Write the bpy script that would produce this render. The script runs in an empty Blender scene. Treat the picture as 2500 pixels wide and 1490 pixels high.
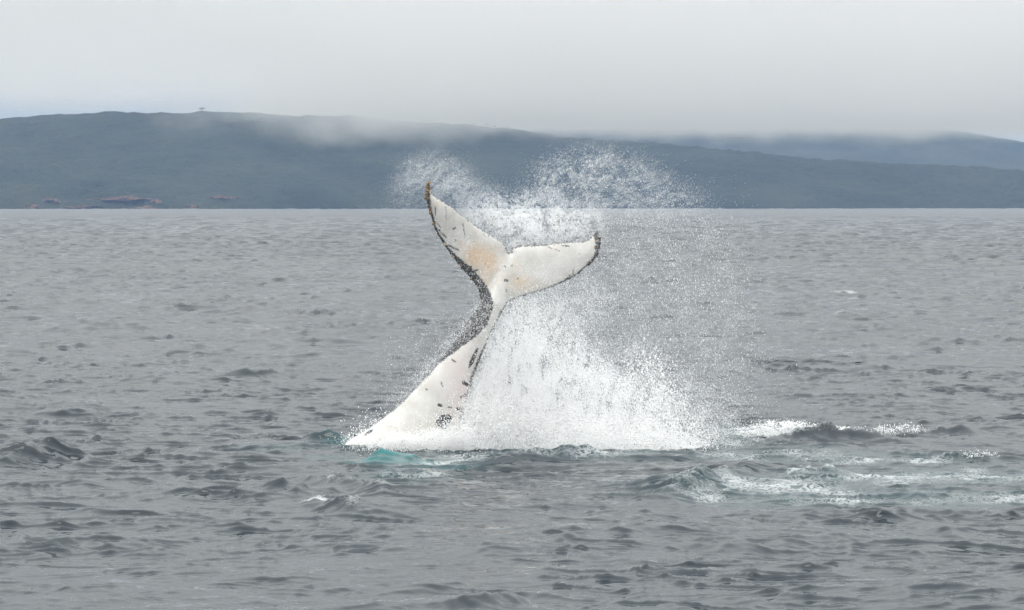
import bpy, bmesh, math, random
import numpy as np
from mathutils import Vector, geometry

S = bpy.context.scene
C = S.collection
rng = np.random.default_rng(11)
random.seed(5)

# ------------------------------------------------------------------ camera, world, sun, exposure
H = 5.43                       # eye height on the boat deck, metres
WY = 75.0                       # the whale is 75 m ahead
K = WY / 60
FPX = 110.0 * WY                # focal length in pixels of the 2500 px wide photograph (110 px per metre at the whale)
PITCH = math.atan(247 / FPX)
cam_d = bpy.data.cameras.new('camera')
cam_d.lens = FPX * 36 / 2500
cam_d.sensor_width = 36.0
cam_d.clip_start = 0.5
cam_d.clip_end = 60000
cam = bpy.data.objects.new('camera', cam_d)
cam.location = (0, 0, H)
cam.rotation_euler = (math.pi / 2 - PITCH, 0, 0)
C.objects.link(cam)
S.camera = cam

SUN_EL, SUN_AZ = math.radians(52), math.radians(205)     # azimuth clockwise from +Y
world = bpy.data.worlds.new('World')
S.world = world
world.use_nodes = True
wn, wl = world.node_tree.nodes, world.node_tree.links
wn.clear()


def N(nodes, typ, **kw):
    n = nodes.new(typ)
    for k, v in kw.items():
        setattr(n, k, v)
    return n


w_out = N(wn, 'ShaderNodeOutputWorld')
sky = N(wn, 'ShaderNodeTexSky', sky_type='NISHITA', sun_disc=False)
sky.sun_elevation = SUN_EL
sky.sun_rotation = SUN_AZ
sky.dust_density = 5.0
bg_sky = N(wn, 'ShaderNodeBackground')
bg_sky.inputs['Strength'].default_value = 0.08
wl.new(sky.outputs[0], bg_sky.inputs['Color'])
# closed stratus layer: grey, soft banks; overhead brightness raised well past natural overcast to light the water
tc = N(wn, 'ShaderNodeTexCoord')
sep = N(wn, 'ShaderNodeSeparateXYZ')
wl.new(tc.outputs['Generated'], sep.inputs[0])
mp = N(wn, 'ShaderNodeMapping')
mp.inputs['Scale'].default_value = (8.0, 8.0, 30.0)
mp.inputs['Rotation'].default_value = (0, math.radians(-5), 0)
mp.inputs['Location'].default_value = (3.1, 0.4, 1.3)
wl.new(tc.outputs['Generated'], mp.inputs['Vector'])
nz = N(wn, 'ShaderNodeTexNoise')
nz.inputs['Scale'].default_value = 1.0
nz.inputs['Detail'].default_value = 5.0
nz.inputs['Roughness'].default_value = 0.42
nz.inputs['Distortion'].default_value = 0.3
wl.new(mp.outputs[0], nz.inputs['Vector'])
cr = N(wn, 'ShaderNodeValToRGB')
cr.color_ramp.elements[0].position = 0.33
cr.color_ramp.elements[0].color = (0.170, 0.180, 0.185, 1)
cr.color_ramp.elements[1].position = 0.66
cr.color_ramp.elements[1].color = (0.242, 0.245, 0.242, 1)
e = cr.color_ramp.elements.new(0.5)
e.color = (0.205, 0.212, 0.213, 1)
wl.new(nz.outputs[0], cr.inputs[0])
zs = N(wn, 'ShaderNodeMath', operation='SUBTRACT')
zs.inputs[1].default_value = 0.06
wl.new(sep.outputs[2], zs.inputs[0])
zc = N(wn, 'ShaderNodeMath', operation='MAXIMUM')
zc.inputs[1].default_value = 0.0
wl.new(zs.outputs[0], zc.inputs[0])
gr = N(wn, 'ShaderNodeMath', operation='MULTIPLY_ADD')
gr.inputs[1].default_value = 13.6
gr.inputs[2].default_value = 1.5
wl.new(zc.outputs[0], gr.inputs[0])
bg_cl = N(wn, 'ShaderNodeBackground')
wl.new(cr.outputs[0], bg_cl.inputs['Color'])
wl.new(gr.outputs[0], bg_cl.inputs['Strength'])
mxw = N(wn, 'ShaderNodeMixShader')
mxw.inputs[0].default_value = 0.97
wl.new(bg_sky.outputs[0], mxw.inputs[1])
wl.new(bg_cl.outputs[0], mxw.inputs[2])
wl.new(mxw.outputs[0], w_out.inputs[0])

sun_d = bpy.data.lights.new('sun', 'SUN')
sun_d.energy = 1.0
sun_d.angle = math.radians(25)
sun_d.color = (1.0, 0.965, 0.92)
sun = bpy.data.objects.new('sun', sun_d)
sd = Vector((math.sin(SUN_AZ) * math.cos(SUN_EL), math.cos(SUN_AZ) * math.cos(SUN_EL), math.sin(SUN_EL)))
sun.rotation_euler = sd.to_track_quat('Z', 'Y').to_euler()
C.objects.link(sun)

S.view_settings.view_transform = 'Standard'
S.view_settings.look = 'None'
S.view_settings.gamma = 1.0
S.view_settings.use_curve_mapping = False
S.view_settings.exposure = 0.0
S.render.engine = 'CYCLES'
S.cycles.max_bounces = 18
S.cycles.diffuse_bounces = 16
S.cycles.glossy_bounces = 3
S.cycles.transmission_bounces = 2
S.cycles.volume_bounces = 5
S.cycles.use_denoising = True
S.cycles.use_adaptive_sampling = False


# ------------------------------------------------------------------ helpers
def tag(o, label=None, cat=None, group=None, kind=None):
    if label: o['label'] = label
    if cat: o['category'] = cat
    if group: o['group'] = group
    if kind: o['kind'] = kind
    return o


def link_mesh(name, me, mat=None, parent=None):
    o = bpy.data.objects.new(name, me)
    C.objects.link(o)
    if mat: me.materials.append(mat)
    if parent: o.parent = parent
    return o


def mesh_np(name, verts, faces, smooth=True):
    """verts (n,3); faces (m,3) or (m,4) int array"""
    me = bpy.data.meshes.new(name)
    verts = np.asarray(verts, np.float32)
    faces = np.asarray(faces, np.int32)
    k = faces.shape[1]
    me.vertices.add(len(verts))
    me.vertices.foreach_set('co', verts.ravel())
    me.loops.add(faces.size)
    me.loops.foreach_set('vertex_index', faces.ravel())
    me.polygons.add(len(faces))
    me.polygons.foreach_set('loop_start', np.arange(0, faces.size, k, dtype=np.int32))
    me.polygons.foreach_set('loop_total', np.full(len(faces), k, np.int32))
    me.update(calc_edges=True)
    if smooth:
        me.polygons.foreach_set('use_smooth', np.ones(len(faces), bool))
    me.validate()
    return me


def add_attr(me, name, arr):
    a = me.attributes.new(name, 'FLOAT', 'POINT')
    a.data.foreach_set('value', np.asarray(arr, np.float32))


cp, sp = math.cos(PITCH), math.sin(PITCH)



def at(px, py, Y):
    """the point at distance Y (metres ahead) that was measured at px, py in the photograph"""
    u = (np.asarray(px, float) - 1250) / FPX
    v = (745 - np.asarray(py, float)) / FPX
    t = np.asarray(Y, float) / (cp + v * sp)
    return u * t, t * (cp + v * sp), H + t * (-sp + v * cp)


def ground(px, py):
    """the point of the mean sea level measured at px, py"""
    u = (np.asarray(px, float) - 1250) / FPX
    v = (745 - np.asarray(py, float)) / FPX
    t = -H / (-sp + v * cp)
    return u * t, t * (cp + v * sp)


def field(n, beta, lo, hi, seed):
    """periodic smooth noise, unit variance, spectrum k^-beta between lo and hi cycles"""
    r = np.random.default_rng(seed)
    f = np.fft.fftfreq(n, 1 / n)
    k = np.hypot(*np.meshgrid(f, f))
    a = np.zeros_like(k)
    m = (k >= lo) & (k <= hi)
    a[m] = k[m] ** (-beta)
    h = np.fft.ifft2(a * (r.normal(size=k.shape) + 1j * r.normal(size=k.shape))).real
    return h / h.std()


def bilerp(img, x, y):
    n, m = img.shape
    x0, y0 = np.floor(x).astype(int), np.floor(y).astype(int)
    fx, fy = x - x0, y - y0
    a, b, c, d = (img[(y0 + j) % n, (x0 + i) % m] for j in (0, 1) for i in (0, 1))
    return (a * (1 - fx) + b * fx) * (1 - fy) + (c * (1 - fx) + d * fx) * fy


def cubic(imgs, x, y):
    """Catmull-Rom sampling of periodic arrays"""
    n, m = imgs[0].shape
    x0, y0 = np.floor(x).astype(np.int32), np.floor(y).astype(np.int32)
    fx, fy = (x - x0).astype(np.float32), (y - y0).astype(np.float32)

    def w(f):
        return (-.5 * f + f * f - .5 * f ** 3, 1 - 2.5 * f * f + 1.5 * f ** 3, .5 * f + 2 * f * f - 1.5 * f ** 3, -.5 * f * f + .5 * f ** 3)
    wx, wy = w(fx), w(fy)
    out = [np.zeros_like(fx) for _ in imgs]
    for j in range(4):
        yy = (y0 + j - 1) % n
        for i in range(4):
            xx = (x0 + i - 1) % m
            ww = wx[i] * wy[j]
            for q, im in enumerate(imgs):
                out[q] += ww * im[yy, xx]
    return out


def new_mat(name):
    m = bpy.data.materials.new(name)
    m.use_nodes = True
    nt = m.node_tree
    nt.nodes.clear()
    out = nt.nodes.new('ShaderNodeOutputMaterial')
    return m, nt.nodes, nt.links, out


def sstep(a, b, x):
    t = np.clip((x - a) / (b - a), 0, 1)
    return t * t * (3 - 2 * t)


# ------------------------------------------------------------------ sea
def ocean(L, n, lmin, lmax, std, ang, spread, seed, power=4.0):
    r = np.random.default_rng(seed)
    f = np.fft.fftfreq(n, 1 / n) * 2 * np.pi / L
    kx, ky = np.meshgrid(f, f)
    k = np.hypot(kx, ky)
    k[0, 0] = 1
    lam = 2 * np.pi / k
    P = k ** (-power)
    P *= sstep(math.log(lmin * .8), math.log(lmin * 1.25), np.log(lam)) * (1 - sstep(math.log(lmax * .8), math.log(lmax * 1.25), np.log(lam)))
    cosd = (kx * math.cos(ang) + ky * math.sin(ang)) / k
    P *= np.abs(cosd) ** spread * np.where(cosd < 0, .12, 1.0) + .002
    P[0, 0] = 0
    A = np.sqrt(P) * (r.normal(size=k.shape) + 1j * r.normal(size=k.shape))
    h = np.fft.ifft2(A)
    sc = std / h.real.std()
    dx = np.fft.ifft2(-1j * kx / k * A).real
    dy = np.fft.ifft2(-1j * ky / k * A).real
    return [(z * sc).astype(np.float32) for z in (h.real, dx, dy)]


SWELL = (211.0, 512, 4.5, 20.0, math.radians(-80), 2.5, 0.31, 21)
CHOP = (97.0, 1024, 0.7, 5.0, math.radians(-83), 3.0, -0.19, 29)     # short steep wind waves
CHOP_STD, CHOP_PUSH = .025, 2.2
BANDS = [   # tile, samples, shortest and longest wave, crest height, direction, spread, cusp, tile rotation, seed
    (151.0, 1024, 1.8, 5.0, 0.052, math.radians(-77), 5.0, 2.6, 0.23, 22),
    (71.0, 1024, 0.8, 2.2, 0.080, math.radians(-99), 5.0, 2.6, -0.37, 23),
    (37.0, 1024, 0.40, 1.1, 0.054, math.radians(-88), 4.0, 2.2, 0.53, 24),
    (13.0, 512, 0.16, 0.45, 0.027, math.radians(-95), 3.0, 2.0, -0.71, 25),
]


def sea_rows(y, end, k0, y1, k1):
    ys = [y]
    while ys[-1] < end:
        y = ys[-1]
        ys.append(y * (1 + k0 + k1 * max(0, (y - y1) / y1)))
    return np.array(ys)


RAG = field(256, 1.1, 2, 60, 88)


def field_at(img, x, y):
    return bilerp(img, x, y)


def ridge(X, Y, p0, p1, wid_near, wid_far, h):
    """a wave crest between two ground points: steep on the camera's side, gentle behind"""
    (x0, y0), (x1, y1) = p0, p1
    L = math.hypot(x1 - x0, y1 - y0)
    tx, ty = (x1 - x0) / L, (y1 - y0) / L
    s = (X - x0) * tx + (Y - y0) * ty
    d = -(X - x0) * ty + (Y - y0) * tx
    along = sstep(-.28 * L, .3 * L, s) * (1 - sstep(.7 * L, 1.28 * L, s))
    rough = 1.0 if h != .33 else .35
    q = rough * field_at(RAG, s * 7 + h * 900, d * 3 + h * 300)
    d = d + .10 * np.sin(s * 2.3 + h * 40) + .08 * q
    w = np.where(d < 0, wid_near, wid_far)
    prof = np.exp(-1.25 * (np.sqrt((d / w) ** 2 + .03) - .17))
    prof = prof * (1 + .16 * rough * field_at(RAG, s * 36 + h * 700, d * 22))
    return h * along * prof * np.clip(.85 + .2 * rough * field_at(RAG, s * 7 + h * 500, d * 2), .3, 1.4)


RIDGES = [  # px,py start; px,py end; near width, far width, height, foam on crest, aeration
    ((1180, 1122), (1480, 1116), .45, .9, .17, .0, .0),
    ((900, 1126), (1030, 1127), .5, .7, .33, .1, 1.0),
    ((745, 1092), (850, 1092), .35, .7, .26, .35, .0),
    ((1820, 1086), (2180, 1080), .30, .9, .34, .4, .0),
    ((2180, 1066), (2400, 1062), .25, .8, .2, .3, .0),
    ((1650, 1222), (1800, 1160), .3, .8, .27, .42, .03),
    ((1940, 1168), (2080, 1166), .3, .7, .22, .5, .03),
    ((2290, 1120), (2420, 1118), .3, .6, .2, .3, .0),
    ((620, 1205), (760, 1212), .4, .9, .26, .0, .0),
    ((740, 1240), (900, 1262), .3, .7, .2, .45, .0),
    ((770, 1165), (930, 1215), .3, .8, .2, .4, .0),
    ((20, 1142), (190, 1128), .28, .7, .22, .05, .0),
    ((1080, 1496), (1280, 1478), .3, .9, .15, .0, .0),
    ((560, 930), (740, 925), .5, 1.2, .26, .0, .0),
    ((110, 752), (250, 750), .7, 1.6, .3, .0, .0),
    ((1880, 712), (2010, 712), .8, 1.6, .24, .0, .0),
    ((1870, 935), (2040, 930), .5, 1.0, .2, .0, .0),
]
RIDGES = [(ground(*a), ground(*b), *r) for a, b, *r in RIDGES]

# foam left lying on the water: centre, half sizes in metres, amount, aeration of the water under it
FOAM = [(*ground(px, py), sx, sy * K, am, ae) for px, py, sx, sy, am, ae in [
    (1250, 1098, 4.2, .8, .75, .3), (1350, 1113, 3.8, 1.0, .40, .1), (960, 1094, 1.6, .8, .6, .5), (975, 1128, 1.2, .9, .05, .6),
    (1090, 1132, .9, 1.3, .46, .25), (1010, 1152, 1.1, 1.6, .36, .12), (1160, 1122, .8, .5, .5, .1),
    (1720, 1092, 1.6, 1.0, .45, .12), (1850, 1062, 1.2, 1.2, .6, .1),
    (1900, 1112, 2.8, 1.7, .40, .1), (2150, 1175, 3.0, 2.4, .44, .12), (2000, 1150, 1.0, .8, .55, .1),
    (1850, 1195, 2.6, 2.0, .46, .12), (2400, 1165, 2.8, 2.4, .45, .15),
    (2050, 1212, 3.6, 1.3, .45, .12), (2350, 1218, 2.6, 1.2, .43, .12), (1700, 1212, 1.0, 1.0, .44, .1),
    (2130, 1118, 2.8, 1.3, .40, .1), (2250, 1055, 1.0, .8, .42, 0), (2330, 1140, 1.2, .6, .42, .1),
    (772, 1223, .32, .5, .75, 0), (830, 1232, .4, .5, .5, 0), (860, 1180, .7, .8, .42, 0),
    (810, 1074, .35, .6, .55, 0), (700, 1100, 1.0, .6, .2, .1), (850, 1115, 1.2, .6, .12, .15),
    (267, 634, .8, 2.0, .5, 0), (2065, 716, 1.2, 2.5, .40, 0), (795, 526, 4, 20, .45, 0), (2150, 527, 5, 25, .45, 0),
    (195, 745, .5, 1, .38, 0), (2090, 1072, .6, .6, .4, 0),
]]


GUST = field(256, 1.2, 1, 24, 77), field(256, 1.0, 1, 40, 78), field(512, .8, 6, 60, 79), field(512, .8, 6, 60, 80)
L_, n_, a_, b_, ang_, spr_, rot_, seed_ = SWELL
SWELL_H = ocean(L_, n_, a_, b_, 1.0, ang_ - rot_, spr_, seed_)[0]
CL, CN, CA, CB, CANG, CSPR, CROT, CSEED = CHOP
CHOP_T = ocean(CL, CN, CA, CB, 1.0, CANG - CROT, CSPR, CSEED, 3.4)
TILES = [ocean(L, n, lmin, lmax, 1.0, ang - rot, spr, seed)[0] for (L, n, lmin, lmax, h, ang, spr, cusp, rot, seed) in BANDS]
LEAN = .9


def sea_patch(ys, ncol):
    u = np.linspace(-1, 1, ncol)
    half = ys * (1250 / FPX) * 1.16 + 1.5
    X = half[:, None] * u[None, :]
    Y = np.repeat(ys[:, None], ncol, 1)
    dyr = np.gradient(ys)[:, None]
    X0, Y0 = X.ravel(), Y.ravel()
    dys = np.repeat(dyr, ncol, 1).ravel()
    Z = np.zeros_like(X0)
    DX, DY = np.zeros_like(X0), np.zeros_like(X0)
    gust = bilerp(GUST[0], X0 / 90 * 64, Y0 / 160 * 64)
    gust2 = bilerp(GUST[1], X0 / 22 * 32 + 9, Y0 / 44 * 32)
    # the slick left by the tail: calmer water in front of the splash
    gx, gy = ground(1250, 1200)
    g2x, g2y = ground(930, 1118)
    slick = .55 * np.exp(-((X0 - g2x) / 1.7) ** 2 - ((Y0 - g2y) / 3.0) ** 2) + np.exp(-((X0 - gx) / 3.2) ** 2 - ((Y0 - gy) / 5.5) ** 2)
    slick = np.clip(slick, 0, 1)
    c, s_ = math.cos(rot_), math.sin(rot_)
    sw = cubic([SWELL_H], (c * X0 + s_ * Y0) / L_ * n_, (-s_ * X0 + c * Y0) / L_ * n_)[0]
    Z += .065 * sw * (1 - .3 * slick) * (1 + 1.2 * sstep(110, 500, Y0) + 1.5 * sstep(500, 1800, Y0))
    c, s_ = math.cos(CROT), math.sin(CROT)
    ch, cx, cy = cubic(CHOP_T, (c * X0 + s_ * Y0) / CL * CN, (-s_ * X0 + c * Y0) / CL * CN)
    ca = CHOP_STD * np.clip(1 + .03 * gust + .04 * gust2, .6, 1.4) * (1 - .35 * slick) * (1 + 1.3 * sstep(110, 500, Y0))
    Z += ca * (ch + .2 * (ch * ch - 1))
    DX += CHOP_PUSH * ca * (c * cx - s_ * cy)
    DY += CHOP_PUSH * ca * (s_ * cx + c * cy) - .5 * ca * np.clip(ch, 0, 3) ** 2
    carry = np.clip(.95 + .22 * ch, .5, 1.6)
    for i, (L, n, lmin, lmax, h, ang, spr, cusp, rot, seed) in enumerate(BANDS):
        c, s_ = math.cos(rot), math.sin(rot)
        g = cubic([TILES[i]], (c * X0 + s_ * Y0) / L * n, (-s_ * X0 + c * Y0) / L * n)[0]
        # long sharp crests where the wave field crosses zero, flat water between; some crests high, many low
        prof = np.exp(-cusp * np.sqrt(g * g + (.012, .03, .07, .12)[i]))
        mod = bilerp(GUST[2 + i % 2], X0 / (9.0 * lmax) * 60 + 31 * i, Y0 / (26.0 * lmax) * 60 + 17 * i)
        amp = h * np.exp(.34 * mod - .06) * np.clip(1 + .03 * gust + .04 * gust2, .6, 1.5)
        amp = np.minimum(amp, 2.6 * h) * carry * (1 - .35 * slick)
        amp = amp * (1 - sstep(lmin * .45, lmin * 1.6, dys)) if i else amp * (1 + 1.3 * sstep(110, 500, Y0))
        Z += amp * (prof - .3)
        DY -= (1.0, .8, .4, .2)[i] * amp * prof ** 2
        carry = carry * (.8 + .4 * prof)
    foam = np.zeros_like(Z)
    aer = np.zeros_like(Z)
    near = Y0 < 200 * K
    Xn, Yn = X0[near], Y0[near]
    for p0, p1, wn_, wf, h, fo, ae in RIDGES:
        r = ridge(Xn, Yn, p0, p1, wn_, wf, h)
        Z[near] += r
        q = np.clip(r / h, 0, 1)
        foam[near] = np.maximum(foam[near], fo * sstep(.62, .98, q) * 1.1)
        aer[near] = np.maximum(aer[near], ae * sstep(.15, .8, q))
    for x, y, sx, sy, am, ae in FOAM:
        g = np.exp(-(((X0 - x) / sx) ** 2 + ((Y0 - y) / sy) ** 2))
        foam = np.maximum(foam, am * sstep(.12, .85, g))
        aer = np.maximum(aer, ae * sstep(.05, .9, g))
    verts = np.stack([X0 + DX, Y0 + DY, Z], 1)
    nr = len(ys)
    idx = np.arange(nr * ncol).reshape(nr, ncol)
    quads = np.stack([idx[:-1, :-1], idx[:-1, 1:], idx[1:, 1:], idx[1:, :-1]], -1).reshape(-1, 4)
    return verts, quads, foam, aer


def build_sea():
    near = sea_patch(sea_rows(33.5 * K, 92 * K, .0008, 1e9, 0), 540)
    far = sea_patch(sea_rows(91.8 * K, 5200 * K, .0013, 330 * K, .0022), 330)
    # plain outer sheet, a little lower, out to the horizon on every side
    g = np.array([-14000, -8300, -4000, -1500, -500, 500, 1500, 4000, 8300, 14000], float)
    gx_, gy_ = np.meshgrid(g, g)
    outer = np.stack([gx_.ravel(), gy_.ravel(), np.full(gx_.size, -.9)], 1)
    m = len(g)
    oi = np.arange(m * m).reshape(m, m)
    oq = np.stack([oi[:-1, :-1], oi[:-1, 1:], oi[1:, 1:], oi[1:, :-1]], -1).reshape(-1, 4)
    pad = np.zeros(len(outer))
    n1, n2 = len(near[0]), len(near[0]) + len(far[0])
    me = mesh_np('water', np.concatenate([near[0], far[0], outer]), np.concatenate([near[1], far[1] + n1, oq + n2]))
    add_attr(me, 'foam', np.concatenate([near[2], far[2], pad]))
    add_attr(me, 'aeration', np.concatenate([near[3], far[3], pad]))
    return me


def water_material():
    m, n, l, out = new_mat('sea_water')
    geo = N(n, 'ShaderNodeNewGeometry')
    sepp = N(n, 'ShaderNodeSeparateXYZ')
    l.new(geo.outputs['Position'], sepp.inputs[0])
    af = N(n, 'ShaderNodeAttribute', attribute_name='foam')
    aa = N(n, 'ShaderNodeAttribute', attribute_name='aeration')
    # fine ripples too small for the mesh
    bumps = []
    prev = None
    for sc, stretch, st, dist in ((7.0, (.55, 1.0, 1), .16, .022), (1.1, (.5, 1.0, 1), .12, .05)):
        mpn = N(n, 'ShaderNodeMapping')
        mpn.inputs['Scale'].default_value = stretch
        mpn.inputs['Rotation'].default_value = (0, 0, .12)
        l.new(geo.outputs['Position'], mpn.inputs['Vector'])
        no = N(n, 'ShaderNodeTexNoise')
        no.inputs['Scale'].default_value = sc
        no.inputs['Detail'].default_value = 3.5
        no.inputs['Distortion'].default_value = .6
        l.new(mpn.outputs[0], no.inputs['Vector'])
        b = N(n, 'ShaderNodeBump')
        b.inputs['Strength'].default_value = st
        b.inputs['Distance'].default_value = dist
        l.new(no.outputs[0], b.inputs['Height'])
        if prev: l.new(prev.outputs[0], b.inputs['Normal'])
        prev = b
    # ripples that can no longer be told apart far off widen the gloss
    rr = N(n, 'ShaderNodeMapRange')
    rr.inputs['From Min'].default_value = 30
    rr.inputs['From Max'].default_value = 1500
    rr.inputs['To Min'].default_value = .05
    rr.inputs['To Max'].default_value = .30
    l.new(sepp.outputs[1], rr.inputs['Value'])
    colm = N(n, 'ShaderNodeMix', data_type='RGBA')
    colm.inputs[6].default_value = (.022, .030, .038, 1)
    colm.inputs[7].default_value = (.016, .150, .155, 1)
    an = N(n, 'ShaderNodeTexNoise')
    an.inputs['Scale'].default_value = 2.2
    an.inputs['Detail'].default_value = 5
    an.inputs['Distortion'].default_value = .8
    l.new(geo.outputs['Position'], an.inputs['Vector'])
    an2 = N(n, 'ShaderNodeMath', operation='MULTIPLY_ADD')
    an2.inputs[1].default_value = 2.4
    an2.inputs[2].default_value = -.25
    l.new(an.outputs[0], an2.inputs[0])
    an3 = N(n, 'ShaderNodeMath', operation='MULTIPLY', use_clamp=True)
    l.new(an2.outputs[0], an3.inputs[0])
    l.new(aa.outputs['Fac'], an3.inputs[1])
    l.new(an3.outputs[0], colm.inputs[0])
    p = N(n, 'ShaderNodeBsdfPrincipled')
    p.inputs['IOR'].default_value = 1.345
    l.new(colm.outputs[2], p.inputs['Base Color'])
    l.new(rr.outputs[0], p.inputs['Roughness'])
    l.new(prev.outputs[0], p.inputs['Normal'])
    # foam lace
    mpf = N(n, 'ShaderNodeMapping')
    mpf.inputs['Scale'].default_value = (.85, .6, 1)
    mpf.inputs['Rotation'].default_value = (0, 0, -.15)
    l.new(geo.outputs['Position'], mpf.inputs['Vector'])
    nf = N(n, 'ShaderNodeTexNoise')
    nf.inputs['Scale'].default_value = 6.5
    nf.inputs['Detail'].default_value = 7
    nf.inputs['Roughness'].default_value = .62
    nf.inputs['Distortion'].default_value = 1.1
    l.new(mpf.outputs[0], nf.inputs['Vector'])
    ab = N(n, 'ShaderNodeMath', operation='SUBTRACT')      # ridged: thin lace lines where the noise crosses its mean
    ab.inputs[1].default_value = .5
    l.new(nf.outputs[0], ab.inputs[0])
    ab2 = N(n, 'ShaderNodeMath', operation='ABSOLUTE')
    l.new(ab.outputs[0], ab2.inputs[0])
    nb = N(n, 'ShaderNodeTexNoise')
    nb.inputs['Scale'].default_value = 1.0
    nb.inputs['Detail'].default_value = 4
    l.new(mpf.outputs[0], nb.inputs['Vector'])
    s1 = N(n, 'ShaderNodeMath', operation='MULTIPLY_ADD')   # 3.2*|n-.5| + noise
    s1.inputs[1].default_value = 2.6
    l.new(ab2.outputs[0], s1.inputs[0])
    l.new(nb.outputs[0], s1.inputs[2])
    df = N(n, 'ShaderNodeMath', operation='SUBTRACT')
    l.new(af.outputs['Fac'], df.inputs[0])
    l.new(s1.outputs[0], df.inputs[1])
    fr = N(n, 'ShaderNodeMapRange', interpolation_type='SMOOTHSTEP')
    fr.inputs['From Min'].default_value = -.26
    fr.inputs['From Max'].default_value = .20
    l.new(df.outputs[0], fr.inputs['Value'])
    gate = N(n, 'ShaderNodeMapRange')
    gate.inputs['From Min'].default_value = .02
    gate.inputs['From Max'].default_value = .2
    gate.inputs['To Max'].default_value = .72
    l.new(af.outputs['Fac'], gate.inputs['Value'])
    fm = N(n, 'ShaderNodeMath', operation='MULTIPLY')
    l.new(fr.outputs[0], fm.inputs[0])
    l.new(gate.outputs[0], fm.inputs[1])
    fb = N(n, 'ShaderNodeBsdfDiffuse')
    fb.inputs['Color'].default_value = (.60, .62, .63, 1)
    bf = N(n, 'ShaderNodeBump')
    bf.inputs['Strength'].default_value = .6
    bf.inputs['Distance'].default_value = .06
    l.new(nf.outputs[0], bf.inputs['Height'])
    l.new(bf.outputs[0], fb.inputs['Normal'])
    mx = N(n, 'ShaderNodeMixShader')
    l.new(fm.outputs[0], mx.inputs[0])
    l.new(p.outputs[0], mx.inputs[1])
    l.new(fb.outputs[0], mx.inputs[2])
    l.new(mx.outputs[0], out.inputs['Surface'])
    return m


sea = link_mesh('water', build_sea(), water_material())
tag(sea, 'grey choppy sea with foam streaks around the whale', kind='structure')


# ------------------------------------------------------------------ hills on the far shore
def scrub_material(name, c0, c1):
    m, n, l, out = new_mat(name)
    geo = N(n, 'ShaderNodeNewGeometry')
    n1 = N(n, 'ShaderNodeTexNoise')
    n1.inputs['Scale'].default_value = .008
    n1.inputs['Detail'].default_value = 9
    n1.inputs['Roughness'].default_value = .68
    l.new(geo.outputs['Position'], n1.inputs['Vector'])
    r = N(n, 'ShaderNodeValToRGB')
    r.color_ramp.elements[0].position = .36
    r.color_ramp.elements[0].color = (*c0, 1)
    r.color_ramp.elements[1].position = .66
    r.color_ramp.elements[1].color = (*c1, 1)
    l.new(n1.outputs[0], r.inputs[0])
    d = N(n, 'ShaderNodeBsdfPrincipled')
    d.inputs['Roughness'].default_value = .9
    d.inputs['Specular IOR Level'].default_value = .1
    b = N(n, 'ShaderNodeBump')
    b.inputs['Strength'].default_value = 1
    b.inputs['Distance'].default_value = 6
    n2 = N(n, 'ShaderNodeTexNoise')
    n2.inputs['Scale'].default_value = .16
    n2.inputs['Detail'].default_value = 4
    l.new(geo.outputs['Position'], n2.inputs['Vector'])
    l.new(n2.outputs[0], b.inputs['Height'])
    l.new(b.outputs[0], d.inputs['Normal'])
    l.new(r.outputs[0], d.inputs['Base Color'])
    l.new(d.outputs[0], out.inputs['Surface'])
    return m


def hill_h(px_to_y, shore, crest, ridge_px, x, s):
    """height of the slope at world x, s = 0 at the shore .. 1 at the crest line"""
    px = 1250 + x / crest * FPX
    py = np.interp(px, [q[0] for q in ridge_px], [q[1] for q in ridge_px])
    top = H + (498 - py) / FPX * crest
    return top


NEAR_RIDGE = [(-900, 330), (-300, 303), (0, 292), (130, 286), (280, 282), (420, 282), (560, 278), (700, 285), (880, 291), (1050, 300), (1250, 316), (1400, 340),
              (1600, 352), (1830, 372), (2000, 394), (2150, 408), (2500, 424), (2900, 440), (3600, 470)]
FAR_RIDGE = [(-900, 420), (600, 400), (1000, 345), (1300, 322), (1600, 310), (1900, 308), (2100, 312), (2330, 321), (2400, 331), (2500, 349), (2800, 390), (3600, 470)]


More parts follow.
